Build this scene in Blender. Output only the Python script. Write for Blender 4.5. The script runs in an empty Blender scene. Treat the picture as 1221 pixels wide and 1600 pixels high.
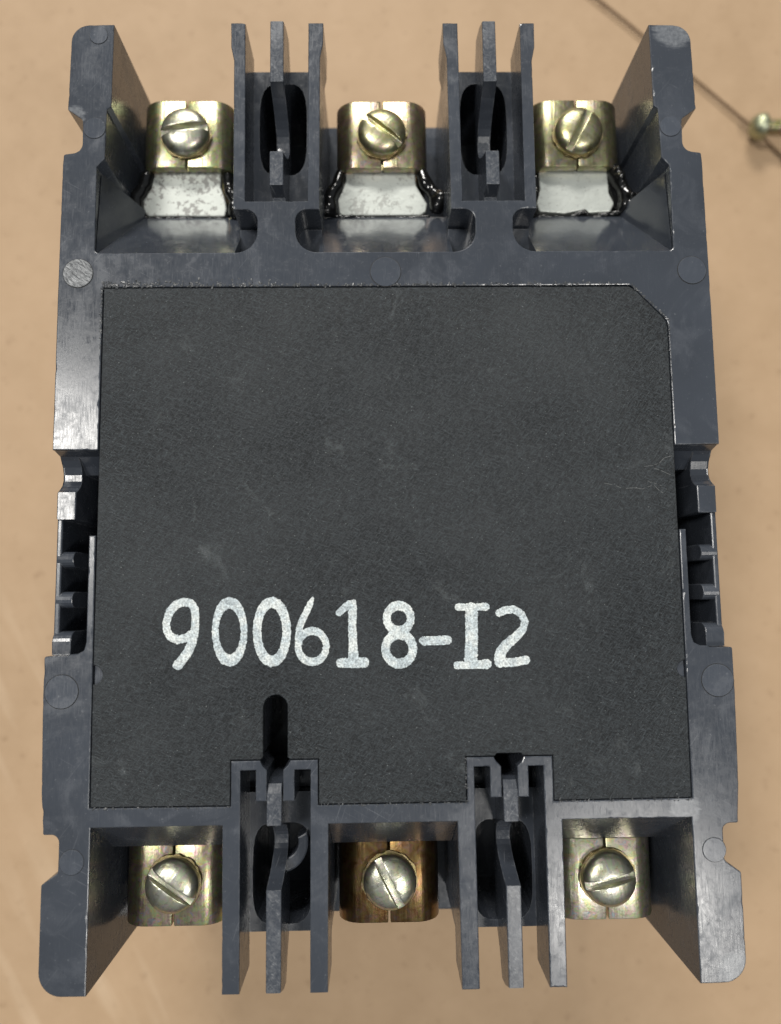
import bpy, bmesh, math, random
import numpy as np
from mathutils import Vector, Matrix, noise as mnoise

random.seed(7)
scene = bpy.context.scene
MM = 0.001
PI = math.pi
H = 85.0                      # millimetres from the table to the upturned back of the breaker

# ------------------------------------------------------------------ camera
cd = bpy.data.cameras.new('camera')
cam = bpy.data.objects.new('camera', cd)
scene.collection.objects.link(cam)
cam.matrix_world = Matrix(((0.99979, 0.01092, -0.01726, -1.863 * MM),
                           (-0.01275, 0.99390, -0.10958, -19.15 * MM),
                           (0.01596, 0.10978, 0.99383, (H + 119.0) * MM),
                           (0, 0, 0, 1)))
cd.sensor_fit = 'VERTICAL'
cd.sensor_height = 5.667
cd.sensor_width = 4.325
cd.lens = 4.25
cd.clip_start = 0.01
cd.clip_end = 20
cd.dof.use_dof = True
cd.dof.focus_distance = 0.121
cd.dof.aperture_fstop = 2.0
scene.camera = cam

# ------------------------------------------------------------------ room light
world = bpy.data.worlds.new('World')
scene.world = world
world.use_nodes = True
bg = world.node_tree.nodes['Background']
# a room with a pale ceiling and dimmer walls
wt = world.node_tree
wc = wt.nodes.new('ShaderNodeTexCoord'); ws = wt.nodes.new('ShaderNodeSeparateXYZ'); wr = wt.nodes.new('ShaderNodeValToRGB')
wt.links.new(wc.outputs['Generated'], ws.inputs[0]); wt.links.new(ws.outputs['Z'], wr.inputs['Fac']); wt.links.new(wr.outputs['Color'], bg.inputs['Color'])
wr.color_ramp.elements[0].position = 0.10; wr.color_ramp.elements[0].color = (0.20, 0.20, 0.20, 1)
wr.color_ramp.elements[1].position = 0.75; wr.color_ramp.elements[1].color = (0.90, 0.96, 1.0, 1)
bg.inputs['Strength'].default_value = 0.30

def ceiling_lamp_or_fill(name, loc, sx, sy, watts, col=(1, 0.97, 0.92)):
    ld = bpy.data.lights.new(name, 'AREA')
    ld.shape = 'RECTANGLE'; ld.size = sx; ld.size_y = sy
    ld.energy = watts; ld.color = col
    o = bpy.data.objects.new(name, ld)
    o.location = loc
    d = Vector((0, 0, 0.08)) - Vector(loc)
    o.rotation_euler = d.to_track_quat('-Z', 'Y').to_euler()
    scene.collection.objects.link(o)
    return o
ceiling_lamp_or_fill('ceiling_lamp_or_fill', (-0.90, 0.34, 2.08), 0.40, 0.46, 24)
ceiling_lamp_or_fill('ceiling_lamp_or_fill', (0.66, -0.85, 2.08), 0.38, 0.34, 15)
ceiling_lamp_or_fill('ceiling_lamp_or_fill', (-0.30, 2.75, 2.08), 1.20, 0.50, 84)  # added fill light, no known lamp; kept clear of mirror reflections

scene.view_settings.view_transform = 'Standard'
scene.view_settings.look = 'None'
scene.view_settings.exposure = 0.0
scene.view_settings.gamma = 1.0
scene.render.engine = 'CYCLES'

# ------------------------------------------------------------------ node helpers
class NT:
    def __init__(s, name):
        s.m = bpy.data.materials.new(name); s.m.use_nodes = True
        s.t = s.m.node_tree; s.n = s.t.nodes; s.l = s.t.links
        s.b = s.n['Principled BSDF']
        s.co = s.n.new('ShaderNodeTexCoord').outputs['Object']
    def put(s, sock, v):
        if isinstance(v, bpy.types.NodeSocket): s.l.new(v, sock)
        elif v is not None: sock.default_value = v
    def mapping(s, scale=(1000, 1000, 1000), rot=(0, 0, 0), loc=(0, 0, 0)):
        src = s.co
        if any(rot):
            r = s.n.new('ShaderNodeMapping'); s.l.new(src, r.inputs['Vector']); r.inputs['Rotation'].default_value = rot
            src = r.outputs['Vector']
        n = s.n.new('ShaderNodeMapping'); s.l.new(src, n.inputs['Vector'])
        n.inputs['Scale'].default_value = scale; n.inputs['Location'].default_value = loc
        return n.outputs['Vector']
    def noise(s, scale, detail=4, rough=0.55, vec=None, dist=0.0):
        n = s.n.new('ShaderNodeTexNoise'); n.inputs['Scale'].default_value = scale
        n.inputs['Detail'].default_value = detail; n.inputs['Roughness'].default_value = rough
        n.inputs['Distortion'].default_value = dist
        s.l.new(vec if vec is not None else s.mapping(), n.inputs['Vector'])
        return n.outputs['Fac']
    def voronoi(s, scale, vec=None, feature='F1'):
        n = s.n.new('ShaderNodeTexVoronoi'); n.inputs['Scale'].default_value = scale; n.feature = feature
        s.l.new(vec if vec is not None else s.mapping(), n.inputs['Vector'])
        return n.outputs['Distance']
    def ramp(s, f, stops, mode='LINEAR'):
        n = s.n.new('ShaderNodeValToRGB'); n.color_ramp.interpolation = mode
        e = n.color_ramp.elements
        for i, (p, c) in enumerate(stops):
            if i >= 2: e.new(p)
            e[i].position = p
            e[i].color = (c, c, c, 1) if isinstance(c, (int, float)) else tuple(c) + (1,)
        s.l.new(f, n.inputs['Fac'])
        return n.outputs['Color']
    def math(s, op, a, b=None, c=None, clamp=False):
        n = s.n.new('ShaderNodeMath'); n.operation = op; n.use_clamp = clamp
        s.put(n.inputs[0], a)
        if b is not None: s.put(n.inputs[1], b)
        if c is not None: s.put(n.inputs[2], c)
        return n.outputs[0]
    def mix(s, f, a, b, mode='MIX'):
        n = s.n.new('ShaderNodeMix'); n.data_type = 'RGBA'; n.blend_type = mode
        s.put(n.inputs[0], f)
        s.put(n.inputs[6], a if not isinstance(a, tuple) else a + (1,))
        s.put(n.inputs[7], b if not isinstance(b, tuple) else b + (1,))
        return n.outputs[2]
    def bump(s, h, strength, dist, normal=None):
        n = s.n.new('ShaderNodeBump'); n.inputs['Strength'].default_value = strength
        n.inputs['Distance'].default_value = dist; s.l.new(h, n.inputs['Height'])
        if normal is not None: s.l.new(normal, n.inputs['Normal'])
        return n.outputs['Normal']
    def edge(s, radius, lo=0.02, hi=0.25):
        b = s.n.new('ShaderNodeBevel'); b.samples = 4; b.inputs['Radius'].default_value = radius
        g = s.n.new('ShaderNodeNewGeometry')
        d = s.n.new('ShaderNodeVectorMath'); d.operation = 'DOT_PRODUCT'
        s.l.new(b.outputs['Normal'], d.inputs[0]); s.l.new(g.outputs['Normal'], d.inputs[1])
        v = s.math('SUBTRACT', 1.0, d.outputs['Value'])
        return s.ramp(v, [(lo, 0.0), (hi, 1.0)])
    def upmask(s):
        g = s.n.new('ShaderNodeNewGeometry')
        x = s.n.new('ShaderNodeSeparateXYZ'); s.l.new(g.outputs['Normal'], x.inputs[0])
        return s.ramp(x.outputs['Z'], [(0.75, 0.0), (0.95, 1.0)])
    def out(s, color=None, rough=None, metal=None, spec=None, normal=None, **kw):
        i = s.b.inputs
        if color is not None: s.put(i['Base Color'], color + (1,) if isinstance(color, tuple) else color)
        s.put(i['Roughness'], rough); s.put(i['Metallic'], metal)
        s.put(i['Specular IOR Level'], spec)
        if normal is not None: s.l.new(normal, i['Normal'])
        for k, v in kw.items(): s.put(i[k.replace('_', ' ')], v)
        return s.m

def mat_plastic(name, base, scuff=0.0, gloss=0.0, wear=0.8, dirt=1.0):
    t = NT(name)
    big = t.noise(0.06, 3, 0.5)
    col = t.mix(t.ramp(big, [(0.3, 0.0), (0.7, 1.0)]), tuple(c * 0.86 for c in base), tuple(c * 1.14 for c in base))
    # pale film left by handling, in streaky swirls
    film = t.ramp(t.noise(0.09, 5, 0.62, dist=1.6), [(0.5, 0.0), (0.78, 1.0)])
    col = t.mix(t.math('MULTIPLY', film, 0.42 * dirt), col, (0.11, 0.12, 0.14))
    # fine flecks of dust
    fleck = t.ramp(t.noise(2.2, 2, 0.5), [(0.70, 0.0), (0.76, 1.0)])
    col = t.mix(t.math('MULTIPLY', fleck, 0.28 * dirt), col, (0.25, 0.26, 0.28))
    # scratches running several ways
    sc = None
    for k, (rot, sx, th) in enumerate(((0.5, 0.10, 0.69), (-0.9, 0.05, 0.70), (1.9, 0.12, 0.70))):
        v = t.mapping((1000 * sx, 4200, 1000 * sx), (0, 0, rot), (k * 13.7, k * 5.1, 0))
        a = t.ramp(t.noise(1.0, 2, 0.45, v), [(th, 0.0), (th + 0.045, 1.0)])
        sc = a if sc is None else t.math('MAXIMUM', sc, a)
    patch = t.ramp(t.noise(0.11, 3, 0.5), [(0.48, 0.0), (0.62, 1.0)])
    scm = t.math('MULTIPLY', t.math('MULTIPLY', sc, patch), (0.22 + 0.3 * scuff) * dirt)
    col = t.mix(scm, col, (0.24, 0.25, 0.27))
    if scuff > 0:
        s1 = t.ramp(t.noise(0.8, 7, 0.78, dist=1.8), [(0.44, 0.0), (0.72, 1.0)])
        s2 = t.math('MULTIPLY', t.math('MULTIPLY', s1, t.upmask()), scuff)
        sf = t.ramp(t.noise(1.0, 4, 0.7, t.mapping((700, 4600, 900), (0, 0, 0.75)), 0.6), [(0.54, 0.0), (0.66, 1.0)])
        col = t.mix(s2, col, (0.15, 0.155, 0.165))
        col = t.mix(t.math('MULTIPLY', t.math('MULTIPLY', sf, s1), t.upmask()), col, (0.34, 0.35, 0.36))
    # rubbed corners of the case
    for px, py, rr in ((49.0, 75.6, 3.4), (50.5, -74.5, 2.6), (-50.8, 60.0, 1.6), (44.0, -51.4, 2.2)):
        if scuff > 0: break
        vd = t.n.new('ShaderNodeVectorMath'); vd.operation = 'DISTANCE'
        t.l.new(t.mapping(), vd.inputs[0]); vd.inputs[1].default_value = (px, py, H)
        dd = t.math('SUBTRACT', t.math('DIVIDE', vd.outputs['Value'], rr), t.math('MULTIPLY', t.noise(0.9, 5, 0.7, t.mapping((400, 2200, 1000), (0, 0, 0.2))), 1.1))
        k = t.math('MULTIPLY', t.ramp(dd, [(0.30, 1.0), (0.62, 0.0)]), t.upmask())
        col = t.mix(t.math('MULTIPLY', k, t.ramp(t.noise(1.6, 5, 0.7), [(0.3, 0.25), (0.7, 0.9)])), col, (0.20, 0.21, 0.225))
    # worn edges
    e = t.math('MULTIPLY', t.edge(0.00028), t.ramp(t.noise(0.8, 4, 0.6), [(0.40, 0.0), (0.68, 1.0)]))
    col = t.mix(t.math('MULTIPLY', e, wear), col, (0.24, 0.25, 0.265))
    ro = t.math('ADD', t.math('MULTIPLY', t.noise(0.16, 4, 0.6), 0.12), 0.15 - gloss)
    ro = t.math('ADD', ro, t.math('MULTIPLY', t.math('MAXIMUM', film, scm), 0.13))
    brush = t.noise(1.0, 3, 0.6, t.mapping((4200, 380, 2000)))
    ro = t.math('ADD', ro, t.math('MULTIPLY', t.math('SUBTRACT', t.math('MAXIMUM', brush, t.noise(1.1, 4, 0.6)), 0.52), 0.5))
    fine = t.noise(1.6, 3, 0.6)
    nrm = t.bump(t.math('ADD', t.math('MULTIPLY', fine, 0.5), t.math('MULTIPLY', brush, 0.5)), 0.18, 0.00004)
    return t.out(col, ro, 0.0, 0.5, nrm)

def mat_board():
    t = NT('fibre_board')
    g1 = t.noise(3.6, 4, 0.72)
    g2 = t.noise(4.0, 2, 0.6)
    fib = t.noise(1.0, 3, 0.6, t.mapping((900, 3900, 1000), (0, 0, 0.35)))
    fib2 = t.noise(1.0, 3, 0.6, t.mapping((800, 4200, 1000), (0, 0, -0.9)))
    h = t.math('ADD', t.math('MULTIPLY', g1, 0.46), t.math('MULTIPLY', t.math('MAXIMUM', fib, fib2), 0.64))
    col = t.mix(t.ramp(h, [(0.50, 0.0), (0.74, 1.0)]), (0.003, 0.004, 0.0052), (0.048, 0.057, 0.064))
    big = t.noise(0.035, 4, 0.6)
    col = t.mix(t.ramp(big, [(0.35, 0.0), (0.7, 0.4)]), col, (0.056, 0.062, 0.066))
    rub = t.ramp(t.noise(0.13, 6, 0.7, dist=1.0), [(0.60, 0.0), (0.78, 1.0)])
    col = t.mix(t.math('MULTIPLY', rub, t.math('MULTIPLY', g2, 0.55)), col, (0.20, 0.22, 0.225))
    sp = t.ramp(t.noise(3.3, 1, 0.4), [(0.72, 0.0), (0.79, 1.0)])
    col = t.mix(t.math('MULTIPLY', sp, 0.35), col, (0.34, 0.36, 0.36))
    ro = t.math('ADD', t.math('MULTIPLY', g2, 0.2), 0.42)
    return t.out(col, ro, 0.0, 0.33, t.bump(h, 1.0, 0.0003))

def mat_zinc(name, tone, tint2, irid=0.5, rough=0.26):
    t = NT(name)
    v = t.mapping((1600, 110, 900))
    streak = t.noise(1.0, 4, 0.6, v)
    blot = t.noise(0.45, 4, 0.6, dist=0.8)
    col = t.mix(t.ramp(streak, [(0.35, 0.0), (0.66, 1.0)]), tone, tint2)
    ir = t.ramp(t.noise(0.55, 4, 0.6, dist=1.5), [(0.30, (0.52, 0.25, 0.36)), (0.41, (0.58, 0.47, 0.15)), (0.50, (0.32, 0.52, 0.24)), (0.58, (0.62, 0.32, 0.32)), (0.68, (0.27, 0.44, 0.50))])
    col = t.mix(t.math('MULTIPLY', t.ramp(blot, [(0.36, 0.0), (0.56, 1.0)]), irid), col, ir)
    grime_or_shade = t.ramp(t.noise(1.1, 5, 0.7), [(0.54, 0.0), (0.72, 1.0)])
    col = t.mix(t.math('MULTIPLY', grime_or_shade, 0.65), col, (0.08, 0.065, 0.035))
    ro = t.math('ADD', t.math('MULTIPLY', blot, 0.22), rough - 0.06)
    h = t.math('ADD', streak, t.math('MULTIPLY', t.noise(2.5, 3, 0.6), 0.4))
    return t.out(col, ro, 0.92, 0.5, t.bump(h, 0.45, 0.00009))

def mat_tin(name, spots):
    t = NT(name)
    a = t.noise(1.15, 4, 0.55, dist=0.3)
    b = t.noise(0.22, 3, 0.55)
    m = t.ramp(t.math('ADD', t.math('MULTIPLY', a, 0.65), t.math('MULTIPLY', b, 0.35)), [(0.565 - spots * 0.06, 0.0), (0.62 - spots * 0.06, 1.0)])
    col = t.mix(t.math('MULTIPLY', m, 0.20 + 0.60 * spots), (0.50, 0.525, 0.49), (0.19, 0.185, 0.175))
    f = t.ramp(t.noise(2.1, 2, 0.5), [(0.66, 0.0), (0.72, 1.0)])
    col = t.mix(t.math('MULTIPLY', f, 0.6), col, (0.2, 0.2, 0.19))
    ro = t.math('ADD', t.math('MULTIPLY', a, 0.2), 0.34)
    return t.out(col, ro, 0.45, 0.5, t.bump(t.noise(0.5, 4, 0.6), 0.35, 0.00025))

def mat_kraft():
    t = NT('kraft_board')
    big = t.noise(0.012, 4, 0.55)
    mid = t.noise(0.10, 5, 0.65)
    fine = t.noise(0.9, 4, 0.65)
    col = t.mix(t.ramp(big, [(0.3, 0.0), (0.7, 1.0)]), (0.370, 0.252, 0.150), (0.43, 0.294, 0.177))
    col = t.mix(t.ramp(mid, [(0.35, 0.0), (0.75, 0.45)]), col, (0.49, 0.345, 0.218))
    dark = t.ramp(t.noise(0.30, 4, 0.65), [(0.60, 0.0), (0.74, 1.0)])
    col = t.mix(t.math('MULTIPLY', dark, 0.42), col, (0.23, 0.14, 0.075))
    # pale rubbed streaks
    st = t.ramp(t.noise(1.0, 3, 0.5, t.mapping((150, 16, 100), (0, 0, -0.48))), [(0.54, 0.0), (0.68, 1.0)])
    zone = None
    for px, py, rr in ((-72, -112, 46), (-108, -42, 34)):
        vd = t.n.new('ShaderNodeVectorMath'); vd.operation = 'DISTANCE'
        t.l.new(t.mapping(), vd.inputs[0]); vd.inputs[1].default_value = (px, py, 0)
        k = t.ramp(t.math('DIVIDE', vd.outputs['Value'], rr), [(0.4, 1.0), (1.0, 0.0)])
        zone = k if zone is None else t.math('MAXIMUM', zone, k)
    col = t.mix(t.math('MULTIPLY', t.math('MULTIPLY', st, zone), 0.26), col, (0.66, 0.52, 0.37))
    h = t.math('ADD', mid, t.math('MULTIPLY', fine, 0.4))
    return t.out(col, 0.62, 0.0, 0.35, t.bump(h, 0.25, 0.0003))

def mat_ink():
    t = NT('white_stamp_ink')
    a = t.n.new('ShaderNodeAttribute'); a.attribute_name = 'density'
    n1 = t.noise(3.4, 4, 0.8)
    n2 = t.noise(0.5, 3, 0.6)
    v = t.math('ADD', t.math('MULTIPLY', n1, 0.95), t.math('MULTIPLY', n2, 0.30))
    v = t.math('ADD', v, t.math('MULTIPLY', a.outputs['Fac'], 0.34))
    f = t.ramp(v, [(0.45, 0.12), (0.74, 1.0)])
    warm = t.mix(t.ramp(n2, [(0.4, 0.0), (0.6, 1.0)]), (0.68, 0.77, 0.80), (0.76, 0.80, 0.78))
    return t.out(t.mix(f, (0.12, 0.135, 0.145), warm), 0.6, 0.0, 0.3, t.bump(n1, 0.5, 0.0001))

def mat_simple(name, col, rough, metal=0.0, spec=0.5, **kw):
    t = NT(name)
    n = t.noise(0.8, 4, 0.6)
    c = t.mix(t.ramp(n, [(0.3, 0.0), (0.7, 1.0)]), tuple(x * 0.8 for x in col), tuple(min(1, x * 1.2) for x in col))
    return t.out(c, rough, metal, spec, t.bump(t.noise(1.5, 3, 0.6), 0.25, 0.0001), **kw)

BASE = (0.042, 0.0485, 0.061)
M = {}
M['plastic'] = mat_plastic('slate_moulded_plastic', BASE)
M['fin'] = mat_plastic('scuffed_moulded_plastic', BASE, scuff=0.85)
M['glossy'] = mat_plastic('polished_moulded_plastic', BASE, gloss=0.08, wear=0.2, dirt=0.35)
M['pin'] = mat_plastic('pin_mark_plastic', tuple(c * 1.25 for c in BASE), wear=0.4)
def mat_scraped():
    t = NT('scraped_pin_plastic')
    a = t.noise(1.0, 5, 0.7, t.mapping((900, 3000, 1000), (0, 0, 0.7)), 0.8)
    return t.out(t.mix(t.ramp(a, [(0.38, 0.0), (0.64, 1.0)]), (0.05, 0.055, 0.06), (0.36, 0.37, 0.38)), 0.4, 0.0, 0.5, t.bump(a, 0.9, 0.0003))
M['rough_pin'] = mat_scraped()
M['board'] = mat_board()
M['ink'] = mat_ink()
M['kraft'] = mat_kraft()
M['screw'] = mat_zinc('screw_zinc', (0.46, 0.455, 0.37), (0.58, 0.58, 0.52), 0.4, 0.29)
M['screw_gold'] = mat_zinc('screw_yellow_zinc', (0.38, 0.345, 0.19), (0.50, 0.47, 0.32), 0.45, 0.28)
M['screw_green'] = mat_zinc('screw_dull_zinc', (0.34, 0.36, 0.23), (0.44, 0.47, 0.36), 0.3, 0.36)
M['shadow_ring'] = mat_zinc('shadow_ring_zinc', (0.30, 0.24, 0.12), (0.22, 0.17, 0.09), 0.2, 0.4)  # dark tone for the shadow ring under the screw heads
M['goo'] = mat_simple('black_sealant', (0.006, 0.006, 0.006), 0.09)
M['residue'] = mat_simple('clear_glue_crumbs', (0.05, 0.053, 0.057), 0.30)
M['cord'] = mat_simple('brown_cord', (0.17, 0.105, 0.055), 0.8)
M['grime_or_shade'] = mat_simple('groove_shade', (0.012, 0.012, 0.012), 0.7)  # near-black colour painting the shade of a groove round each pin mark
M['scratch'] = mat_simple('pale_scratch', (0.10, 0.105, 0.105), 0.7)
LUGS = [((0.25, 0.235, 0.12), (0.44, 0.42, 0.29), 0.70), ((0.28, 0.20, 0.14), (0.42, 0.33, 0.25), 0.55), ((0.20, 0.18, 0.105), (0.31, 0.28, 0.175), 0.35),
        ((0.29, 0.20, 0.19), (0.40, 0.33, 0.24), 0.7), ((0.085, 0.036, 0.012), (0.16, 0.085, 0.03), 0.12), ((0.66, 0.58, 0.48), (0.80, 0.74, 0.64), 0.75)]  # bottom centre: brown-stained plating, its dim reflection also darkened into the tone
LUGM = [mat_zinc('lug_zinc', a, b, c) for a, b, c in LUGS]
TINM = [mat_tin('tin_plate', s) for s in (1.0, 0.55, 0.12)]

# ------------------------------------------------------------------ mesh helpers (millimetres, depth counted down from the upturned back)
def V(x, y, d): return Vector((x * MM, y * MM, (H - d) * MM))

def obj(name, bm, mat, parent=None, smooth=False):
    bmesh.ops.recalc_face_normals(bm, faces=bm.faces[:])
    me = bpy.data.meshes.new(name); bm.to_mesh(me); bm.free()
    if mat: me.materials.append(mat)
    if smooth:
        for p in me.polygons: p.use_smooth = True
    o = bpy.data.objects.new(name, me); scene.collection.objects.link(o)
    o.parent = parent
    return o

def finish(o, mods):
    """apply modifiers through the dependency graph"""
    for typ, kw in mods:
        m = o.modifiers.new(typ, typ)
        for k, v in kw.items(): setattr(m, k, v)
    dg = bpy.context.evaluated_depsgraph_get()
    me = bpy.data.meshes.new_from_object(o.evaluated_get(dg))
    o.modifiers.clear(); old = o.data; o.data = me
    bpy.data.meshes.remove(old)
    return o

def prism(bm, poly, d0, d1, bev=0.2, seg=2, taper=None, chip=0.0):
    """upright block; its upper rim is rounded, with small chips knocked out of it"""
    if chip > 0:
        fine = []
        for a, b in zip(poly, poly[1:] + poly[:1]):
            n = max(1, int(math.hypot(b[0] - a[0], b[1] - a[1]) / 0.55))
            fine += [(a[0] + (b[0] - a[0]) * k / n, a[1] + (b[1] - a[1]) * k / n) for k in range(n)]
        poly = fine
    clean = []
    for p in poly:
        if not clean or math.hypot(p[0] - clean[-1][0], p[1] - clean[-1][1]) > 0.02: clean.append(p)
    if math.hypot(clean[0][0] - clean[-1][0], clean[0][1] - clean[-1][1]) < 0.02: clean.pop()
    poly = clean
    n = len(poly)
    area = sum(poly[i][0] * poly[(i + 1) % n][1] - poly[(i + 1) % n][0] * poly[i][1] for i in range(n))
    sg = 1 if area > 0 else -1
    inward = []
    for i in range(n):
        a, b, c = Vector(poly[i - 1]), Vector(poly[i]), Vector(poly[(i + 1) % n])
        u = (b - a).normalized(); v = (c - b).normalized()
        n1 = Vector((-u.y, u.x)) * sg; n2 = Vector((-v.y, v.x)) * sg
        m = n1 + n2
        m = m / max(0.5, m.length_squared / 2) if m.length > 1e-6 else n1
        inward.append(m)
    def B(i):
        x, y = poly[i]
        k = mnoise.noise((x * 0.55, y * 0.55, 3.3)) + 0.6 * mnoise.noise((x * 1.9, y * 1.9, 7.7))
        return bev + chip * max(0.0, k - 0.28) * 1.3
    rings = [[bm.verts.new(V(p[0], p[1], d1)) for p in poly]]
    if bev > 0:
        bs = [B(i) for i in range(n)]
        for k in range(seg + 1):
            t = k / seg * PI / 2
            rings.append([bm.verts.new(V(poly[i][0] + inward[i].x * bs[i] * (1 - math.cos(t)), poly[i][1] + inward[i].y * bs[i] * (1 - math.cos(t)), d0 + bs[i] * (1 - math.sin(t)))) for i in range(n)])
    else:
        rings.append([bm.verts.new(V(p[0], p[1], d0)) for p in poly])
    for a, b in zip(rings[:-1], rings[1:]):
        for i in range(n): bm.faces.new((a[i], a[(i + 1) % n], b[(i + 1) % n], b[i]))
    bm.faces.new(rings[-1]); bm.faces.new(rings[0][::-1])

def rounded(pts, n=9):
    """polygon with fillets: points (x, y) or (x, y, radius)"""
    out = []
    N = len(pts)
    for i, p in enumerate(pts):
        if len(p) == 2 or p[2] <= 0: out.append((p[0], p[1])); continue
        a = Vector(pts[i - 1][:2]); b = Vector(p[:2]); c = Vector(pts[(i + 1) % N][:2])
        u = (a - b).normalized(); v = (c - b).normalized()
        ang = u.angle(v); t = min(p[2] / math.tan(ang / 2), (a - b).length * 0.49, (c - b).length * 0.49)
        r = t * math.tan(ang / 2)
        cen = b + (u + v).normalized() * (r / math.sin(ang / 2))
        s = b + u * t - cen; e = b + v * t - cen
        a0 = math.atan2(s.y, s.x); da = math.atan2(e.y, e.x) - a0
        while da > math.pi: da -= 2 * math.pi
        while da < -math.pi: da += 2 * math.pi
        for k in range(n + 1):
            w = a0 + da * k / n
            out.append((cen.x + r * math.cos(w), cen.y + r * math.sin(w)))
    return out

def mirror(pts): return [(-p[0],) + tuple(p[1:]) for p in reversed(pts)]

def hull(bm, pts):
    vs = [bm.verts.new(V(*p)) for p in pts]
    r = bmesh.ops.convex_hull(bm, input=vs)
    junk = [g for g in r['geom_interior'] if isinstance(g, bmesh.types.BMVert)]
    if junk: bmesh.ops.delete(bm, geom=junk, context='VERTS')

def profile_x(bm, prof, x0, x1, bev=0.0):
    """side profile of (y, depth) points extruded along x"""
    a = [bm.verts.new(V(x0, y, d)) for y, d in prof]
    b = [bm.verts.new(V(x1, y, d)) for y, d in prof]
    n = len(prof)
    f1 = bm.faces.new(a); f2 = bm.faces.new(b[::-1])
    for i in range(n): bm.faces.new((a[i], b[i], b[(i + 1) % n], a[(i + 1) % n]))
    if bev > 0:
        bmesh.ops.bevel(bm, geom=list(set(f1.edges) | set(f2.edges)), offset=bev * MM, segments=2, affect='EDGES', profile=0.5, clamp_overlap=True)

def ring_prism(bm, outer, hole, d0, d1):
    """plate with one hole (both loops with the same number of points)"""
    n = len(outer)
    L = [[bm.verts.new(V(p[0], p[1], d)) for p in loop] for loop in (outer, hole) for d in (d0, d1)]
    ot, ob, ht, hb = L
    for i in range(n):
        j = (i + 1) % n
        bm.faces.new((ot[i], ot[j], ht[j], ht[i])); bm.faces.new((ob[i], hb[i], hb[j], ob[j]))
        bm.faces.new((ot[i], ob[i], ob[j], ot[j])); bm.faces.new((ht[i], ht[j], hb[j], hb[i]))

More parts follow.
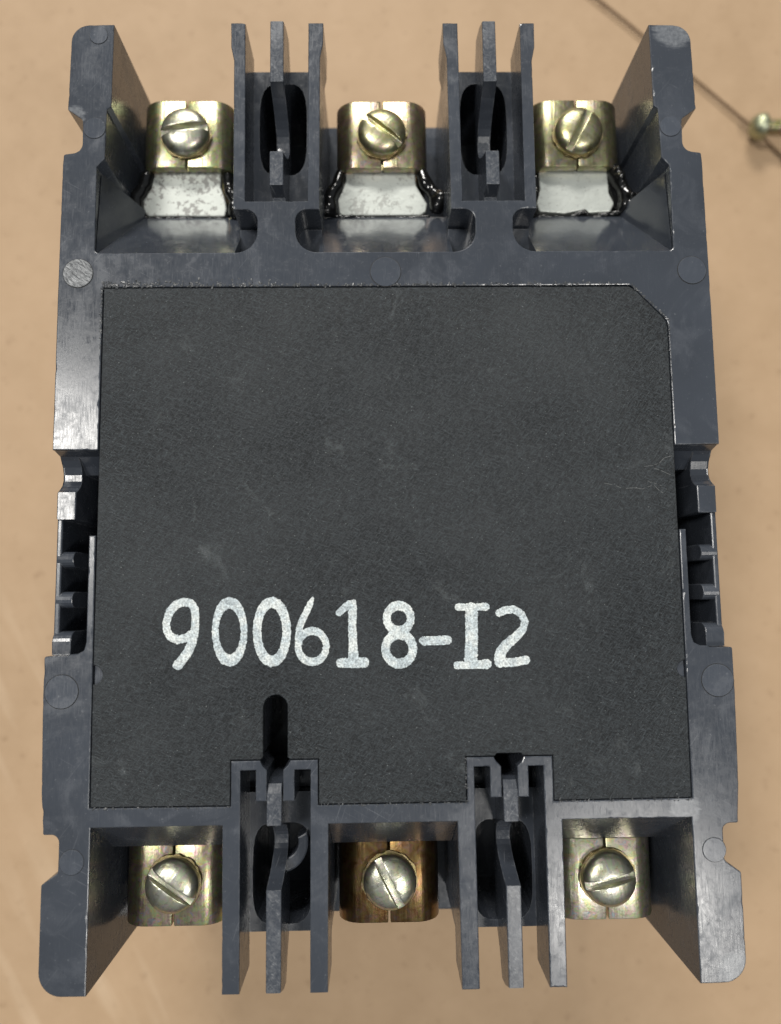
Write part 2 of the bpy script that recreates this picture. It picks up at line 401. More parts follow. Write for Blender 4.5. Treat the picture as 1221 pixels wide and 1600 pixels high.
def thing(name, label, cat):
    o = bpy.data.objects.new(name, None); scene.collection.objects.link(o)
    o.empty_display_size = 0.02
    o['label'] = label; o['category'] = cat
    return o
STROKES = [
    ('9', [[(-29.97,-20.79,0.62),(-30.58,-19.85,0.68),(-31.62,-19.54,0.7),(-32.86,-19.96,0.73),(-33.88,-21.11,0.7),(-34.3,-22.59,0.65),(-34.22,-23.94,0.65),(-33.63,-24.88,0.7),(-32.52,-25.31,0.73),(-31.29,-25.08,0.7),(-30.31,-24.24,0.62)],[(-30.02,-20.67,0.68),(-29.9,-22.03,0.65),(-29.93,-23.51,0.68),(-30.1,-24.73,0.73),(-30.53,-26.2,0.78),(-31.12,-27.41,0.81),(-31.85,-28.38,0.78),(-32.45,-29.1,0.88)]]),
    ('0', [[(-22.46,-24.22,0.57),(-22.56,-25.57,0.58),(-22.86,-26.78,0.66),(-23.34,-27.74,0.79),(-23.95,-28.35,0.93),(-24.62,-28.55,0.99),(-25.31,-28.33,0.93),(-25.92,-27.7,0.79),(-26.42,-26.73,0.66),(-26.75,-25.51,0.58),(-26.87,-24.16,0.57),(-26.78,-22.81,0.58),(-26.48,-21.59,0.66),(-26.0,-20.62,0.79),(-25.4,-20.0,0.93),(-24.71,-19.8,0.99),(-24.03,-20.02,0.93),(-23.4,-20.66,0.79),(-22.91,-21.64,0.66),(-22.58,-22.87,0.58),(-22.46,-24.22,0.57)]]),
    ('0', [[(-15.94,-24.33,0.73),(-16.05,-25.71,0.73),(-16.37,-26.95,0.77),(-16.87,-27.93,0.84),(-17.5,-28.55,0.91),(-18.2,-28.76,0.93),(-18.91,-28.53,0.91),(-19.54,-27.89,0.84),(-20.05,-26.9,0.77),(-20.38,-25.66,0.73),(-20.5,-24.27,0.73),(-20.4,-22.89,0.73),(-20.08,-21.64,0.77),(-19.58,-20.65,0.84),(-18.95,-20.02,0.91),(-18.24,-19.81,0.93),(-17.53,-20.04,0.91),(-16.89,-20.69,0.84),(-16.38,-21.69,0.77),(-16.05,-22.95,0.73),(-15.94,-24.33,0.73)]]),
    ('6', [[(-11.96,-19.24,0.21),(-12.33,-20.03,0.52),(-12.96,-21.39,0.57),(-13.58,-22.61,0.6),(-14.0,-23.84,0.57),(-14.2,-25.44,0.57)],[(-9.91,-26.63,0.57),(-10.02,-27.34,0.58),(-10.33,-27.99,0.6),(-10.8,-28.5,0.64),(-11.41,-28.82,0.68),(-12.07,-28.92,0.7),(-12.74,-28.8,0.68),(-13.34,-28.46,0.64),(-13.81,-27.94,0.6),(-14.12,-27.29,0.58),(-14.22,-26.57,0.57),(-14.12,-25.85,0.58),(-13.81,-25.2,0.6),(-13.33,-24.69,0.64),(-12.73,-24.37,0.68),(-12.06,-24.26,0.7),(-11.4,-24.39,0.68),(-10.79,-24.73,0.64),(-10.32,-25.25,0.6),(-10.01,-25.9,0.58),(-9.91,-26.63,0.57)]]),
    ('1', [[(-7.96,-21.58,0.57),(-7.27,-20.95,0.62),(-6.31,-20.25,0.68)],[(-5.74,-19.95,0.47),(-5.85,-20.72,0.73),(-5.92,-23.78,0.7),(-5.84,-26.32,0.73),(-5.77,-28.35,0.88)],[(-7.7,-29.13,0.83),(-5.78,-29.15,0.88),(-4.17,-29.13,0.88)]]),
    ('8', [[(3.09,-22.52,0.68),(2.99,-23.11,0.68),(2.71,-23.64,0.71),(2.3,-24.06,0.76),(1.78,-24.32,0.81),(1.2,-24.41,0.83),(0.63,-24.31,0.81),(0.12,-24.03,0.76),(-0.29,-23.6,0.71),(-0.54,-23.07,0.68),(-0.63,-22.47,0.68),(-0.53,-21.88,0.68),(-0.26,-21.35,0.71),(0.16,-20.93,0.76),(0.68,-20.66,0.81),(1.26,-20.58,0.83),(1.83,-20.68,0.81),(2.34,-20.96,0.76),(2.75,-21.39,0.71),(3.01,-21.93,0.68),(3.09,-22.52,0.68)],[(3.35,-27.18,0.73),(3.23,-27.87,0.73),(2.93,-28.49,0.76),(2.45,-28.97,0.81),(1.86,-29.28,0.86),(1.21,-29.38,0.88),(0.56,-29.26,0.86),(-0.02,-28.94,0.81),(-0.48,-28.44,0.76),(-0.77,-27.81,0.73),(-0.86,-27.12,0.73),(-0.75,-26.44,0.73),(-0.45,-25.82,0.76),(0.03,-25.33,0.81),(0.62,-25.02,0.86),(1.27,-24.92,0.88),(1.92,-25.04,0.86),(2.51,-25.36,0.81),(2.97,-25.87,0.76),(3.26,-26.49,0.73),(3.35,-27.18,0.73)]]),
    ('-', [[(4.91,-26.01,0.68),(5.04,-26.01,0.78),(8.52,-25.93,0.78),(8.73,-25.91,0.68)]]),
    ('I', [[(12.45,-21.21,1.09),(12.4,-25.3,1.06),(12.19,-28.85,1.14)],[(10.49,-20.93,0.65),(12.51,-20.9,0.52),(14.64,-20.93,0.68)],[(10.11,-29.76,0.68),(12.29,-29.74,0.62),(14.61,-29.64,0.83)]]),
    ('2', [[(16.68,-21.91,0.62),(17.68,-21.48,0.68),(18.98,-21.35,0.65),(20.13,-22.08,0.62),(20.66,-23.24,0.62),(20.32,-24.39,0.68),(19.24,-25.52,0.78),(17.79,-26.65,0.88),(16.85,-27.78,0.93),(16.56,-28.91,0.93)],[(16.55,-29.47,0.78),(18.74,-29.4,0.73),(20.6,-29.12,0.73)]]),
]

# ------------------------------------------------------------------ the surface
bm = bmesh.new()
N = 40; S = 1.6
g = [[bm.verts.new((S * (i / N - 0.5), S * (j / N - 0.5), 0.0006 * mnoise.noise((i * 0.45, j * 0.45, 0)) - 0.0006)) for j in range(N + 1)] for i in range(N + 1)]
for i in range(N):
    for j in range(N): bm.faces.new((g[i][j], g[i + 1][j], g[i + 1][j + 1], g[i][j + 1]))
table = obj('cardboard_surface', bm, M['kraft'], smooth=True)
table['kind'] = 'structure'

# ------------------------------------------------------------------ circuit breaker
breaker = thing('circuit_breaker', 'dark grey moulded three-pole circuit breaker lying face down, back panel stamped 900618-I2', 'circuit breaker')

# outlines of the moulded case, left half, seen from the upturned back
T_OUT = [(-45.4, 30.7), (-45.4, 4.2), (-52.5, 4.3), (-52.55, 29.5), (-52.5, 51.5), (-52.4, 53.3, 0.4), (-49.4, 53.7, 2.8), (-49.5, 59.3, 0.9), (-52.0, 61.1, 0.3), (-51.9, 66.0), (-51.75, 76.1, 3.0), (-44.8, 76.2),
         (-44.9, 61.6), (-45.6, 61.1), (-45.75, 52.5), (-47.0, 51.1), (-46.9, 36.4, 0.7)]
T_END = [(-20.8, 36.4, 3.55), (-20.8, 43.7, 3.55), (-24.75, 43.7)]
T_WALL = [(-24.85, 69.8), (-25.35, 72.2), (-25.4, 76.5), (-23.0, 76.5), (-22.85, 45.1), (-12.65, 45.1), (-12.5, 76.5), (-10.0, 76.5), (-10.05, 72.8), (-10.55, 70.3)]
T_MID = [(-10.75, 43.7), (-14.65, 43.7, 3.55), (-14.65, 36.4, 3.55)]
left = T_OUT + T_END + T_WALL + T_MID
T_ALL = rounded(left + mirror(left)[:-1] + [(45.4, 24.5, 2.6), (39.6, 30.6, 1.0)])
bm = bmesh.new()
prism(bm, T_ALL, 0, 9.0, bev=0.16, chip=0.3)
left2 = T_OUT + T_END + T_MID
prism(bm, rounded(left2 + mirror(left2)[:-1] + [(45.4, 24.5, 2.6), (39.6, 30.6, 1.0)]), 9.0, 28.0, bev=0)

B_L = [(-46.4, -9.2), (-46.35, -25.4), (-46.65, -26.7, 0.5), (-47.6, -27.2, 0.5), (-48.7, -27.25), (-49.1, -27.5), (-52.6, -27.5, 0.3), (-52.6, -34.6), (-52.3, -47.8), (-51.9, -52.7), (-51.9, -53.6, 0.3), (-49.5, -53.6, 2.2), (-49.5, -59.0, 0.9), (-51.9, -60.7, 0.4), (-51.85, -76.2, 4.4), (-44.9, -76.25), (-44.9, -52.7)]
B_LW = [(-25.4, -52.7), (-25.25, -76.4), (-22.7, -76.4), (-22.8, -44.8), (-20.5, -44.8), (-20.5, -49.3), (-18.85, -49.3), (-18.85, -44.8), (-19.5, -44.2), (-19.9, -43.4)]
B_LE = [(-24.2, -43.4), (-24.2, -50.0), (-45.2, -49.9), (-45.4, -9.2)]
B_M = [(-16.4, -44.8), (-16.4, -49.3), (-14.7, -49.3), (-14.7, -44.8), (-12.3, -44.8), (-12.4, -76.4), (-9.8, -76.4), (-9.65, -52.7)]
B_M2 = [(-11.2, -50.0), (-11.2, -43.4), (-15.3, -43.4), (-15.7, -44.1)]
polyL = rounded(B_L + B_LW + B_LE)
prism(bm, polyL, 0, 9.0, bev=0.16, chip=0.3); prism(bm, mirror(polyL), 0, 9.0, bev=0.16, chip=0.3)
polyL2 = rounded(B_L + [(-25.4, -52.7), (-25.4, -50.0), (-45.2, -49.9), (-45.4, -9.2)])
prism(bm, polyL2, 9.0, 28.0, bev=0); prism(bm, mirror(polyL2), 9.0, 28.0, bev=0)
prism(bm, B_M + mirror(B_M) + mirror(B_M2) + B_M2, 0, 9.0, bev=0.16, chip=0.25)
prism(bm, [(-9.65, -50.0), (-9.65, -52.7), (9.65, -52.7), (9.65, -50.0)], 9.0, 28.0, bev=0)

# channel floors with their deep openings
def stadium(cx, x0, x1, y0, y1, n=24, p=3.2):
    hx = (x1 - x0) / 2; hy = (y1 - y0) / 2; c0 = (x0 + x1) / 2; c1 = (y0 + y1) / 2
    r = []
    for k in range(n):
        a = 2 * math.pi * k / n; c, s = math.cos(a), math.sin(a)
        r.append((c0 + hx * math.copysign(abs(c) ** (2 / p), c), c1 + hy * math.copysign(abs(s) ** (2 / p), s)))
    return r
def rectloop(x0, x1, y0, y1, ref):
    cx = (x0 + x1) / 2; cy = (y0 + y1) / 2; r = []
    for k in range(len(ref)):
        a = 2 * math.pi * k / len(ref); c, s = math.cos(a), math.sin(a)
        m = max(abs(c), abs(s)); r.append((cx + (x1 - x0) / 2 * c / m, cy + (y1 - y0) / 2 * s / m))
    return r
for s in (-1, 1):
    c = s * 17.75
    h = stadium(c, c - 4.2, c + 4.2, 54.6, 72.0, p=3.6)
    ring_prism(bm, rectloop(c - 7.0, c + 7.0, 43.7, 74.2, h), h, 9.0, 28.0)
    profile_x(bm, [(45.05, 3.4), (49.2, 9.05), (45.05, 9.05)], c - 5.1, c + 5.1)
    c = s * 17.55
    h = stadium(c, c - 4.75, c + 4.75, -70.4, -54.8, p=3.8)
    ring_prism(bm, rectloop(c - 7.75, c + 7.75, -71.4, -50.1, h), h, 9.0, 28.0)
    ring = rectloop(c - 7.0, c + 7.0, -50.05, -43.5, h)
    prism(bm, [(c - 6.9, -50.0), (c + 6.9, -50.0), (c + 6.9, -47.5), (c - 6.9, -47.5)], 12.0, 28.0, bev=0)
# sloping floor below each column of the lower channels, and the curved web beside the left hole
cres = [(-17.6 + 2.7 * math.cos(a), -57.6 + 2.4 * math.sin(a)) for a in [math.radians(20 - 13 * k) for k in range(11)]]
cres += [(-17.6 + 4.3 * math.cos(a), -57.6 + 4.6 * math.sin(a)) for a in [math.radians(-110 + 13 * k) for k in range(11)]]
prism(bm, cres, 7.6, 12.0, bev=0.3)

# chamfers over the lower terminal bays
for x0, x1 in ((-44.85, -25.45), (-9.6, 9.6), (25.45, 44.85)):
    profile_x(bm, [(-52.65, 0.45), (-58.6, 10.6), (-58.2, 11.4), (-52.65, 11.4)], x0, x1)
# flat floors in the rounded pocket ends
for s in (-1, 1):
    for x0, x1 in ((20.4, 24.7), (10.8, 15.0)):
        prism(bm, [(s * x0, 36.0), (s * x1, 36.0), (s * x1, 43.4), (s * x0, 43.4)], 6.5, 28.0, bev=0)
# block behind the fibre board
slab = [(-45.2, 30.4), (-45.2, -49.7), (-24.4, -49.7), (-24.4, -43.1), (-20.0, -43.1), (-20.0, -33.0), (-15.2, -33.0), (-15.2, -43.1), (-11.0, -43.1), (-11.0, -49.7), (11.0, -49.7), (11.0, -43.1), (15.2, -43.1), (15.2, -40.0), (20.0, -40.0), (20.0, -43.1), (24.4, -43.1), (24.4, -49.7), (45.2, -49.7), (45.2, 24.4), (39.4, 30.4)]
prism(bm, slab, 2.2, 28.0, bev=0)
# shallow steps showing in the board's two edge notches
for s, yy in ((-1, -30.4), (1, -30.7)):
    prism(bm, [(s * 45.2, yy - 1.5), (s * 43.6, yy - 1.5), (s * 43.6, yy + 1.5), (s * 45.2, yy + 1.5)], 0.7, 2.3, bev=0.1)
housing = obj('housing', bm, M['plastic'], breaker)

# polished ramps in the upper terminal pockets
def ramp_piece(x0, x1, side):
    bm = bmesh.new()
    hull(bm, [(x0, 36.45, 0.5), (x1, 36.45, 0.5), (x0, 49.6, 14.2), (x1, 49.6, 14.2), (x0, 36.45, 14.2), (x1, 36.45, 14.2)])
    if side:
        hull(bm, [(side * 46.85, 36.6, 0.5), (side * 46.85, 51.0, 2.0), (side * 43.2, 51.0, 14.2), (side * 43.2, 49.2, 14.0), (side * 46.85, 51.0, 14.2), (side * 46.85, 36.6, 14.2)])
    return obj('pocket_ramp', bm, M['glossy'], breaker)
ramp_piece(-46.85, -24.6, -1); ramp_piece(-10.9, 10.9, 0); ramp_piece(24.6, 46.85, 1)

# front half of the case, below the terminal shelf
bm = bmesh.new()
prism(bm, rounded([(-52.0, 76.0, 2), (-52.0, -76.0, 2), (52.0, -76.0, 2), (52.0, 76.0, 2)]), 28.0, 84.5, bev=0.3)
obj('front_cover', bm, M['plastic'], breaker)

# slotted rails along both sides
def side_rail(s):
    bm = bmesh.new()
    X = lambda a: s * a
    profile_x(bm, [(4.25, 0.5), (3.7, 2.8), (2.4, 4.6), (1.2, 6.0), (1.2, 27.9), (4.25, 27.9)], X(52.35), X(45.6))
    arc = [(4.2, 2.2), (3.2, 3.4), (2.2, 4.2), (1.0, 4.6), (0.0, 4.6), (-0.9, 4.2), (-1.6, 3.4), (-2.1, 2.1), (-6.4, 2.1), (-6.4, 27.9), (4.2, 27.9)]
    profile_x(bm, arc, X(52.4), X(49.4), bev=0.18)
    prism(bm, [(X(52.4), -6.3), (X(51.5), -6.3), (X(51.5), -26.0), (X(52.4), -26.0)][::s], 2.5, 27.9, bev=0.25)
    for y in (-12.7, -19.0):
        pr = [(y + 1.25 * math.cos(a), 3.6 - 1.25 * math.sin(a)) for a in [math.pi * k / 8 for k in range(9)]]
        profile_x(bm, [(y + 1.25, 27.9)] + pr + [(y - 1.25, 27.9)], X(52.25), X(49.6), bev=0.12)
    y = -25.4
    pr = [(y + 1.5 * math.cos(a), 3.4 - 1.5 * math.sin(a)) for a in [math.pi * k / 10 for k in range(6)]]
    profile_x(bm, [(y + 1.5, 27.9)] + pr + [(-27.45, 1.9), (-27.45, 27.9)], X(52.3), X(49.4), bev=0.15)
    return obj('side_rail', bm, M['plastic'], breaker)
side_rail(-1); side_rail(1)

# thin central fins between the barrier walls
def fin_mesh(prof):
    bm = bmesh.new()
    profile_x(bm, prof, -1.12, 1.12, bev=0.16)
    return bm
def dip(y0, y1, depth, n=14):
    return [(y0 + (y1 - y0) * k / n, depth * math.sin(PI * k / n) ** 0.75) for k in range(n + 1)]
FT = [(76.8, 0)] + dip(66.0, 53.7, 9.3) + [(47.9, 0), (47.5, 3.4), (45.2, 3.4), (45.2, 11.5), (72.0, 11.5), (76.0, 9.2), (79.2, 7.6), (78.4, 3.4)]
FB = [(-46.6, 4.0), (-47.0, 1.2), (-48.2, 0.2)] + dip(-52.8, -62.0, 9.3) + [(-76.3, 0), (-77.4, 3.4), (-78.0, 6.6), (-74.0, 8.2), (-71.0, 11.5), (-46.6, 11.5)]
for prof in (FT, FB):
    f = obj('barrier_fin', fin_mesh(prof), M['fin'], breaker); f.location.x = -17.75 * MM
    g2 = f.copy(); scene.collection.objects.link(g2); g2.location.x = 17.75 * MM

# moulded pin marks
def pin(x, y, r, mat, up=0.11):
    bm = bmesh.new()
    pts = [(x + r * math.cos(2 * math.pi * k / 40), y + r * math.sin(2 * math.pi * k / 40)) for k in range(40)]
    prism(bm, pts, -up, 0.5, bev=0.04, seg=1)
    o = obj('pin_mark', bm, mat, breaker)
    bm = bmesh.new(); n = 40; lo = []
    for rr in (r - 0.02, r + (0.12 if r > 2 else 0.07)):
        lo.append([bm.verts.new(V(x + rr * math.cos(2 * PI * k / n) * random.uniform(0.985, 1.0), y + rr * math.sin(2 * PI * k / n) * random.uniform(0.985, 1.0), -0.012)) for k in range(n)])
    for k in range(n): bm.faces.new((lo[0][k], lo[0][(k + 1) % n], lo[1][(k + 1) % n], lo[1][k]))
    obj('painted_groove', bm, M['grime_or_shade'], o)  # flat ring painted dark to read as a shaded groove
    return o
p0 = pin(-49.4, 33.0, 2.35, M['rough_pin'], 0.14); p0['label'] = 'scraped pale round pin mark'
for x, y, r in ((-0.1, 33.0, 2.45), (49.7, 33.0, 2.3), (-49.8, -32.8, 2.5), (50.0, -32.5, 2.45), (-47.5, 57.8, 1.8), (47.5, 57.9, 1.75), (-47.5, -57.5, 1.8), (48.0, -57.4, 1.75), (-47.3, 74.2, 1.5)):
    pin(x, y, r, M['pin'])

# fibre board closing the back
def arcpts(cx, cy, r, a0, a1, n=8):
    return [(cx + r * math.cos(a0 + (a1 - a0) * k / n), cy + r * math.sin(a0 + (a1 - a0) * k / n)) for k in range(n + 1)]
board = [(-45.27, 30.57)] + arcpts(-45.2, -30.4, 1.45, PI / 2, -PI / 2) + [(-45.05, -49.8), (-24.32, -49.87), (-24.32, -43.27), (-19.95, -43.27)]
board += [(-19.45, -43.0), (-19.45, -35.6)] + arcpts(-17.6, -35.6, 1.85, PI, 0, 10) + [(-15.75, -43.0), (-15.25, -43.27), (-11.07, -43.27), (-11.07, -49.87)]
board += [(11.07, -49.87), (11.07, -43.27), (15.5, -43.27), (15.8, -42.9), (19.5, -42.9), (19.8, -43.27), (24.32, -43.27), (24.32, -49.87), (45.05, -49.8)]
board += arcpts(45.2, -30.7, 1.3, -PI / 2, -3 * PI / 2) + [(45.28, 23.4), (45.12, 24.4), (44.6, 25.2), (40.3, 29.8), (39.3, 30.4)]
bm = bmesh.new()
prism(bm, board, 0.12, 1.9, bev=0.1, seg=1)
panel = obj('back_board', bm, M['board'], breaker)
panel['label'] = 'black fibre board stamped in white'

# the stamped number: every stroke rasterised to small ragged cells, as ink left by a worn stamp
def stamp(ch, strokes):
    P = []
    for s in strokes:
        s = np.array(s)
        for a, b in zip(s[:-1], s[1:]):
            n = max(2, int(np.hypot(*(b - a)[:2]) / 0.12))
            P.append(a + (b - a) * np.linspace(0, 1, n)[:, None])
    P = np.concatenate(P)
    c = 0.085
    x0, x1 = P[:, 0].min() - 1.2, P[:, 0].max() + 1.2; y0, y1 = P[:, 1].min() - 1.2, P[:, 1].max() + 1.2
    nx, ny = int((x1 - x0) / c), int((y1 - y0) / c)
    gx, gy = np.meshgrid(x0 + c * np.arange(nx), y0 + c * np.arange(ny), indexing='ij')
    sd = np.full(gx.shape, 1e9)
    for px, py, pr in P: sd = np.minimum(sd, np.hypot(gx - px, gy - py) - pr * 0.89)
    bm = bmesh.new(); lay = bm.verts.layers.float.new('density'); vm = {}
    def vert(i, j):
        if (i, j) not in vm:
            X = x0 + c * i; Y = y0 + c * j
            w = 0.03
            v = bm.verts.new(V(X + w * mnoise.noise((X * 6, Y * 6, 1)), Y + w * mnoise.noise((X * 6, Y * 6, 5)), 0.085))
            d = -sd[min(i, nx - 1), min(j, ny - 1)]
            v[lay] = max(0.0, min(1.0, 1.0 - d / 0.28))
            vm[(i, j)] = v
        return vm[(i, j)]
    for i in range(nx - 1):
        for j in range(ny - 1):
            X = x0 + c * i; Y = y0 + c * j
            if sd[i, j] > 0.14: continue
            rag = 0.075 * mnoise.noise((X * 2.3, Y * 2.3, 0)) + 0.07 * mnoise.noise((X * 6.5, Y * 6.5, 3))
            if sd[i, j] + rag < 0.0:
                bm.faces.new((vert(i, j), vert(i + 1, j), vert(i + 1, j + 1), vert(i, j + 1)))
    o = obj('stamped_digit' if ch.isdigit() else ('stamped_letter' if ch.isalpha() else 'stamped_dash'), bm, M['ink'], panel)
    o['label'] = 'white stamped ' + ch
    return o
SCR = [[(40.4, 0.8), (41.6, 0.9), (42.8, 1.3), (43.6, 2.1), (45.0, 2.5)], [(33.9, -1.8), (35.6, -2.2), (36.9, -2.7), (38.6, -2.6), (39.9, -2.8), (41.6, -2.2)], [(40.8, -1.5), (41.6, -2.0), (42.5, -3.0), (43.3, -3.6), (44.5, -4.3)], [(41.9, 0.5), (43.0, 0.1), (44.7, -0.7)], [(41.3, -1.7), (43.2, -2.4)]]
for ch, strokes in STROKES: stamp(ch, strokes)

# pale hair scratches at the right of the board
for pts in SCR:
    bm = bmesh.new(); q = []
    for a, c in zip(pts[:-1], pts[1:]):
        n = 8
        for k in range(n): q.append((a[0] + (c[0] - a[0]) * k / n, a[1] + (c[1] - a[1]) * k / n))
    for k in range(len(q) - 1):
        if mnoise.noise((q[k][0] * 1.7, q[k][1] * 1.7, 2)) < -0.25: continue
        d = (Vector(q[k + 1]) - Vector(q[k])).normalized(); w = 0.035 + 0.04 * abs(mnoise.noise((k * 0.7, 3, 1)))
        nx, ny = -d.y * w, d.x * w
        bm.faces.new([bm.verts.new(V(X, Y, 0.1)) for X, Y in ((q[k][0] + nx, q[k][1] + ny), (q[k + 1][0] + nx, q[k + 1][1] + ny), (q[k + 1][0] - nx, q[k + 1][1] - ny), (q[k][0] - nx, q[k][1] - ny))])
    obj('scratch', bm, M['scratch'], panel)

# crumbs of glue along the board's seam
bm = bmesh.new()
def crumb(x, y, r, d=0.0):
    m = Matrix.Translation(V(x, y, d)) @ Matrix.Rotation(random.uniform(0, 6.3), 4, 'Z') @ Matrix.Diagonal((r * random.uniform(0.8, 2.2) * MM, r * random.uniform(0.5, 0.9) * MM, r * random.uniform(0.2, 0.5) * MM, 1))
    n0 = len(bm.verts)
    bmesh.ops.create_icosphere(bm, subdivisions=1, radius=1, matrix=m)
    bm.verts.ensure_lookup_table()
    for v in bm.verts[n0:]: v.co += Vector([random.uniform(-1, 1) for _ in range(3)]) * r * 0.25 * MM
for k in range(420):
    x = -45.4 + 84 * random.random() ** 1.7
    crumb(x, 30.70 + abs(random.gauss(0, 0.32)) * (1.4 if x < -18 else 0.6), random.uniform(0.08, 0.26))
for k in range(60): crumb(-45.55 + random.gauss(0, 0.08), 30.5 - 10 * random.random() ** 1.6, random.uniform(0.07, 0.18))
for k in range(70):
    f = random.random(); crumb(39.8 + 5.9 * f + random.gauss(0, 0.08), 30.6 - 6.0 * f + random.gauss(0, 0.08), random.uniform(0.07, 0.18))
for k in range(60): crumb(45.5 + random.gauss(0, 0.07), 24 - 17 * random.random() ** 1.4, random.uniform(0.07, 0.16))
for x0, x1 in ((-45, -24.4), (-11, 11), (24.5, 45)):
    for k in range(60): crumb(random.uniform(x0, x1), -50.0 + random.gauss(0, 0.1), random.uniform(0.07, 0.18))
for k in range(40): crumb(11.1 + random.gauss(0, 0.12), random.uniform(-49.8, -43.4), random.uniform(0.06, 0.15))
res = obj('seam_residue', bm, M['residue'], breaker)
res['kind'] = 'stuff'

# ------------------------------------------------------------------ terminals
def lug_mesh():
    W2, hgt, r, t, Ln = 8.3, 15.0, 3.8, 1.9, 12.8
    def loop(off):
        w, r2 = W2 - off, max(0.6, r - off); z1, z0 = -off, -hgt + off
        pts = [(0.17, z1)]
        for cx, cz, a0 in ((w - r2, z1 - r2, PI / 2), (w - r2, z0 + r2, 0), (-w + r2, z0 + r2, -PI / 2), (-w + r2, z1 - r2, -PI)):
            for k in range(9):
                a = a0 - PI / 2 * k / 8; pts.append((cx + r2 * math.cos(a), cz + r2 * math.sin(a)))
        pts.append((-0.17, z1))
        return pts
    o, i = loop(0), loop(t)
    bm = bmesh.new()
    ys = (-Ln / 2, Ln / 2)
    vo = [[bm.verts.new((p[0] * MM, y * MM, p[1] * MM)) for p in o] for y in ys]
    vi = [[bm.verts.new((p[0] * MM, y * MM, p[1] * MM)) for p in i] for y in ys]
    n = len(o)
    for k in range(n - 1):
        bm.faces.new((vo[0][k], vo[0][k + 1], vo[1][k + 1], vo[1][k])); bm.faces.new((vi[0][k], vi[1][k], vi[1][k + 1], vi[0][k + 1]))
        for e in (0, 1): bm.faces.new((vo[e][k], vi[e][k], vi[e][k + 1], vo[e][k + 1]))
    for k in (0, n - 1): bm.faces.new((vo[0][k], vo[1][k], vi[1][k], vi[0][k]))
    return bm

def screw_mesh():
    prof = [(0, 2.55), (1.2, 2.52), (2.4, 2.36), (3.3, 2.08), (3.9, 1.7), (4.22, 1.2), (4.3, 0.7), (4.3, 0.0), (2.2, 0.0), (2.2, -6), (0, -6)]
    n = 48
    bm = bmesh.new()
    rings = []
    for r, z in prof:
        rings.append([bm.verts.new((0, 0, z * MM))] if r == 0 else [bm.verts.new((r * MM * math.cos(2 * PI * k / n), r * MM * math.sin(2 * PI * k / n), z * MM)) for k in range(n)])
    for a, b in zip(rings[:-1], rings[1:]):
        for k in range(n):
            j = (k + 1) % n
            if len(a) == 1: bm.faces.new((a[0], b[k], b[j]))
            elif len(b) == 1: bm.faces.new((a[k], b[0], a[j]))
            else: bm.faces.new((a[k], b[k], b[j], a[j]))
    o = obj('screw', bm, M['screw'])
    cb = bmesh.new(); bmesh.ops.create_cube(cb, size=1, matrix=Matrix.Translation((0, 0, 2.4 * MM)) @ Matrix.Diagonal((12 * MM, 1.25 * MM, 2.6 * MM, 1)))
    c = obj('cutter', cb, None)
    finish(o, [('BOOLEAN', dict(operation='DIFFERENCE', object=c, solver='EXACT')), ('BEVEL', dict(width=0.13 * MM, segments=2, limit_method='ANGLE', angle_limit=math.radians(35)))])
    bpy.data.objects.remove(c)
    me = o.data; bpy.data.objects.remove(o)
    for p in me.polygons: p.use_smooth = True
    me.set_sharp_from_angle(angle=math.radians(32))
    return me

def shadow_ring_mesh(seed):
    bm = bmesh.new(); n = 56
    loops = []
    for r, z in ((4.55, 0.0), (4.55, 0.55), (3.2, 0.62)):
        loops.append([])
        for k in range(n):
            a = 2 * PI * k / n
            j = r + (0.22 * mnoise.noise((math.cos(a) * 3.2 + seed, math.sin(a) * 3.2, 0)) + 0.12 * random.uniform(-1, 1)) * (r > 4)
            loops[-1].append(bm.verts.new((j * MM * math.cos(a), j * MM * math.sin(a), z * MM)))
    for a, b in zip(loops[:-1], loops[1:]):
        for k in range(n): bm.faces.new((a[k], a[(k + 1) % n], b[(k + 1) % n], b[k]))
    return bm

smesh = screw_mesh()
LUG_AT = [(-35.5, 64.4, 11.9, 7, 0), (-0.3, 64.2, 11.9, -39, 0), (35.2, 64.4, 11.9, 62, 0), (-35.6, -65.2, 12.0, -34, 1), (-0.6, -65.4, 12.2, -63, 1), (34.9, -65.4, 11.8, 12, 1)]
NEAR = ['top left', 'top centre', 'top right', 'bottom left', 'bottom centre', 'bottom right']
for k, (x, y, d, rot, low) in enumerate(LUG_AT):
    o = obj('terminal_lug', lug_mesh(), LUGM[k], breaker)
    finish(o, [('BEVEL', dict(width=0.22 * MM, segments=2, limit_method='ANGLE', angle_limit=math.radians(50)))])
    for p in o.data.polygons: p.use_smooth = True
    o.data.set_sharp_from_angle(angle=math.radians(32))
    o.location = V(x, y, d)
    s = bpy.data.objects.new('screw', smesh); scene.collection.objects.link(s); s.parent = o
    if k in (1, 2): s.material_slots[0].link = 'OBJECT'; s.material_slots[0].material = M['screw_gold']
    s.location = ((0.15 if low else 0.0) * MM, (0.4 if low else -0.5) * MM, 0.55 * MM)
    s.rotation_euler = (math.radians(random.uniform(-2, 2)), math.radians(random.uniform(-2, 2)), math.radians(rot))
    w = obj('head_shadow_ring', shadow_ring_mesh(k * 3.1), M['shadow_ring'], o)  # ragged ring added to stand for the dark shadow under the head
    w.location = s.location; w.location.z = 0.03 * MM

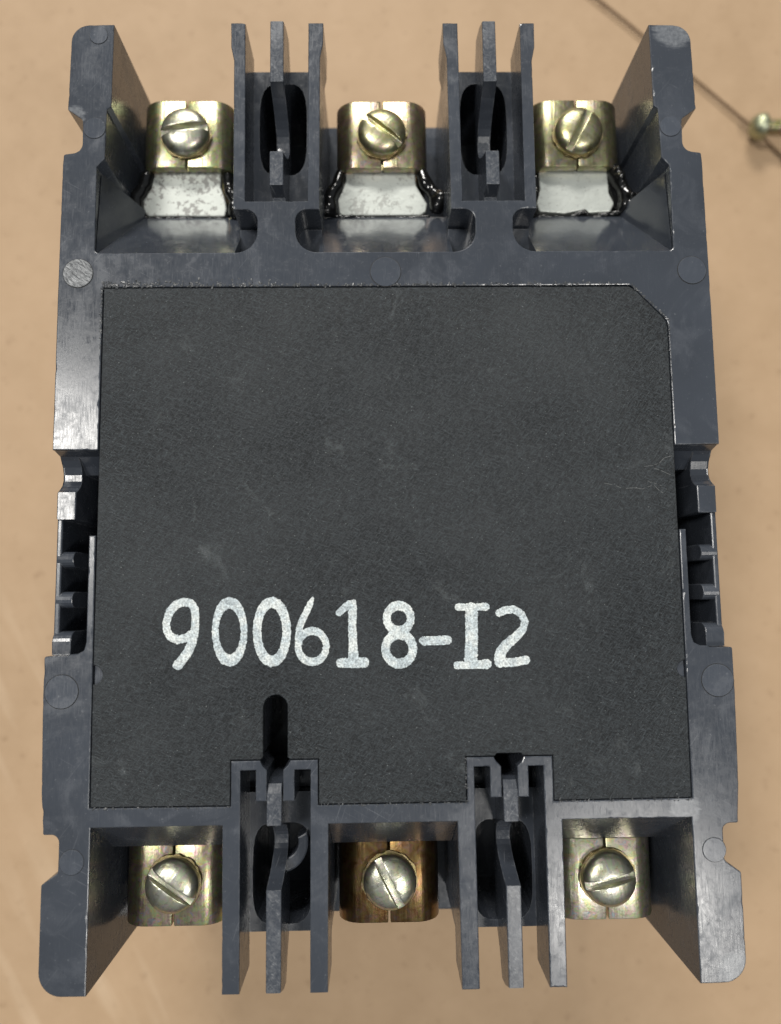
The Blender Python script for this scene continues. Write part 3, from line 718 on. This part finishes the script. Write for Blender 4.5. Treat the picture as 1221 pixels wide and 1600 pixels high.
TABS = [[(-42.0, 58.6), (-42.0, 57.3), (-42.3, 55.4, 2), (-43.8, 52.8, 1), (-43.6, 51.0, 0.5), (-42.8, 49.95, 0.4), (-28.9, 49.8, 0.4), (-28.6, 51.2, 0.8), (-28.9, 53.0, 1), (-29.7, 55.4, 2), (-29.7, 58.6)],
        [(-7.0, 58.6), (-7.0, 56.4, 2), (-8.5, 52.8, 1), (-8.2, 50.3, 0.3), (-7.7, 49.9, 0.3), (6.7, 49.9, 0.3), (7.6, 50.5, 0.4), (7.9, 52.0, 0.6), (5.9, 55.6, 2), (5.7, 58.6)],
        [(28.4, 58.6), (28.6, 54.6, 1), (27.9, 52.0, 0.6), (28.3, 50.5, 0.5), (33.0, 50.1, 1.0), (36.0, 50.7, 0.6), (37.2, 50.2, 0.5), (41.4, 50.4, 0.5), (42.2, 52.0, 0.8), (41.3, 54.0, 1), (41.2, 58.6)]]
for k, tp in enumerate(TABS):
    bm = bmesh.new()
    prism(bm, rounded(tp), 14.0, 15.6, bev=0.25)
    obj('terminal_tab', bm, TINM[k], breaker)

def goo(blobs, seed):
    bm = bmesh.new()
    for x, y, d, r in blobs:
        bmesh.ops.create_icosphere(bm, subdivisions=2, radius=r * MM, matrix=Matrix.Translation(V(x, y, d)))
    o = obj('sealant', bm, M['goo'], breaker)
    finish(o, [('REMESH', dict(mode='VOXEL', voxel_size=0.2 * MM)), ('SMOOTH', dict(factor=0.5, iterations=22))])
    for v in o.data.vertices:
        c = v.co * 1000
        v.co += v.normal * MM * 0.16 * mnoise.noise((c.x * 0.55 + seed, c.y * 0.55, c.z * 0.55))
    for p in o.data.polygons: p.use_smooth = True
    return o
def chain(pts, r0, r1, step=0.3):
    out = []
    for a, b in zip(pts[:-1], pts[1:]):
        a = Vector(a); b = Vector(b); n = max(1, int((b - a).length / step))
        for k in range(n):
            p = a.lerp(b, k / n); out.append((p.x + random.uniform(-.08, .08), p.y + random.uniform(-.08, .08), p.z + 0.35 + random.uniform(-.1, .1), random.uniform(r0, r1) * 1.12))
    return out
goo(chain([(-42.8, 58, 13.8), (-43.4, 55.6, 13.6), (-44.9, 53.2, 13.4), (-44.6, 50.8, 13.4), (-46.2, 50.4, 12.4)], 0.75, 1.2) + chain([(-44.2, 50.2, 13.6), (-42.5, 49.6, 14.0), (-34, 49.5, 14.2), (-28.4, 49.4, 14.0)], 0.32, 0.46) + chain([(-28.6, 57.5, 13.9), (-28.3, 55.2, 13.7), (-27.2, 52.5, 13.4), (-27.4, 50.2, 13.3), (-26.2, 49.6, 12.6)], 0.7, 1.05), 1)
goo(chain([(-7.9, 58, 13.8), (-8.4, 55.8, 13.6), (-9.8, 53.2, 13.3), (-9.6, 50.4, 13.2), (-10.6, 50.4, 12.6)], 0.8, 1.15) + chain([(-9.0, 49.7, 13.8), (0, 49.5, 14.2), (8.5, 49.6, 13.9)], 0.32, 0.44) + chain([(6.9, 58, 13.7), (7.7, 55.8, 13.5), (9.2, 53.4, 13.2), (9.5, 50.6, 13.0), (10.6, 53.0, 12.2)], 0.8, 1.25), 5)
goo(chain([(42.3, 58.2, 13.4), (42.8, 56.6, 13.0), (43.5, 54.6, 12.8), (44.2, 53.0, 12.6), (43.9, 51.2, 12.8), (45.6, 50.8, 12.0)], 0.8, 1.3) + chain([(44.0, 50.2, 13.4), (38, 49.5, 14.0), (36.6, 50.4, 13.6), (34, 49.5, 14.0), (28, 49.6, 13.9), (26.6, 49.4, 13.4)], 0.34, 0.55) + chain([(41.9, 57.8, 14.2), (42.1, 55.0, 14.2), (42.9, 53.2, 14.2), (42.9, 51.2, 14.2)], 0.8, 1.0) + [(44.6, 52.2, 11.6, 0.75), (45.3, 50.2, 11.8, 0.6), (43.0, 56.0, 12.0, 0.85), (42.6, 57.6, 12.2, 0.7), (45.8, 52.4, 11.4, 0.5), (26.4, 49.8, 12.8, 0.65), (27.0, 50.4, 12.6, 0.5)] + chain([(28.0, 57.6, 14.0), (28.0, 54.5, 14.0), (27.2, 52, 13.8), (27.4, 50, 13.6)], 0.5, 0.7), 9)

# ------------------------------------------------------------------ loose things on the cardboard
path = [(48, 165), (63.8, 152.0), (77.2, 139.4), (93.0, 124.6), (101, 117.2), (107.7, 110.6), (114.0, 103.6), (122, 94.5), (136, 80), (152, 66)]
cu = bpy.data.curves.new('cord', 'CURVE'); cu.dimensions = '3D'; cu.bevel_depth = 0.36 * MM; cu.bevel_resolution = 3; cu.resolution_u = 8
sp = cu.splines.new('NURBS'); sp.points.add(len(path) - 1); sp.use_endpoint_u = True
for p, (x, y) in zip(sp.points, path): p.co = (x * MM, y * MM, 0.55 * MM, 1)
tmp = bpy.data.objects.new('cord', cu); scene.collection.objects.link(tmp)
me = bpy.data.meshes.new_from_object(tmp.evaluated_get(bpy.context.evaluated_depsgraph_get()))
bpy.data.objects.remove(tmp)
me.materials.clear(); me.materials.append(M['cord'])
cord = bpy.data.objects.new('cord', me); scene.collection.objects.link(cord)
cord['label'] = 'thin brown cord lying straight across the cardboard behind the breaker'
cord['category'] = 'cord'

pin_root = thing('loose_screw', 'small yellow zinc screw lying on its side over the cord', 'screw')
pin_root.location = (106.6 * MM, 110.4 * MM, 3.6 * MM); pin_root.rotation_euler = (0, 0, math.radians(-2))
def lathe_x(prof, n=32):
    bm = bmesh.new(); R = []
    for x, r in prof:
        R.append([bm.verts.new((x * MM, 0, 0))] if r == 0 else [bm.verts.new((x * MM, r * MM * math.cos(2 * PI * k / n), r * MM * math.sin(2 * PI * k / n))) for k in range(n)])
    for a, b in zip(R[:-1], R[1:]):
        for k in range(n):
            j = (k + 1) % n
            if len(a) == 1: bm.faces.new((a[0], b[k], b[j]))
            elif len(b) == 1: bm.faces.new((a[k], b[0], a[j]))
            else: bm.faces.new((a[k], b[k], b[j], a[j]))
    return bm
hd = obj('screw_head', lathe_x([(-3.0, 0), (-2.8, 1.2), (-2.2, 2.4), (-1.2, 3.2), (0, 3.55), (1.0, 3.5), (1.3, 3.2), (1.3, 0)]), M['screw_green'], pin_root, smooth=True)
th = [(1.2, 0)]
x = 1.2
while x < 22:
    th += [(x, 1.75), (x + 0.3, 2.05), (x + 0.45, 2.05), (x + 0.75, 1.75)]; x += 0.8
th += [(x, 1.3), (x + 0.4, 0)]
obj('threaded_shank', lathe_x(th), LUGM[0], pin_root)
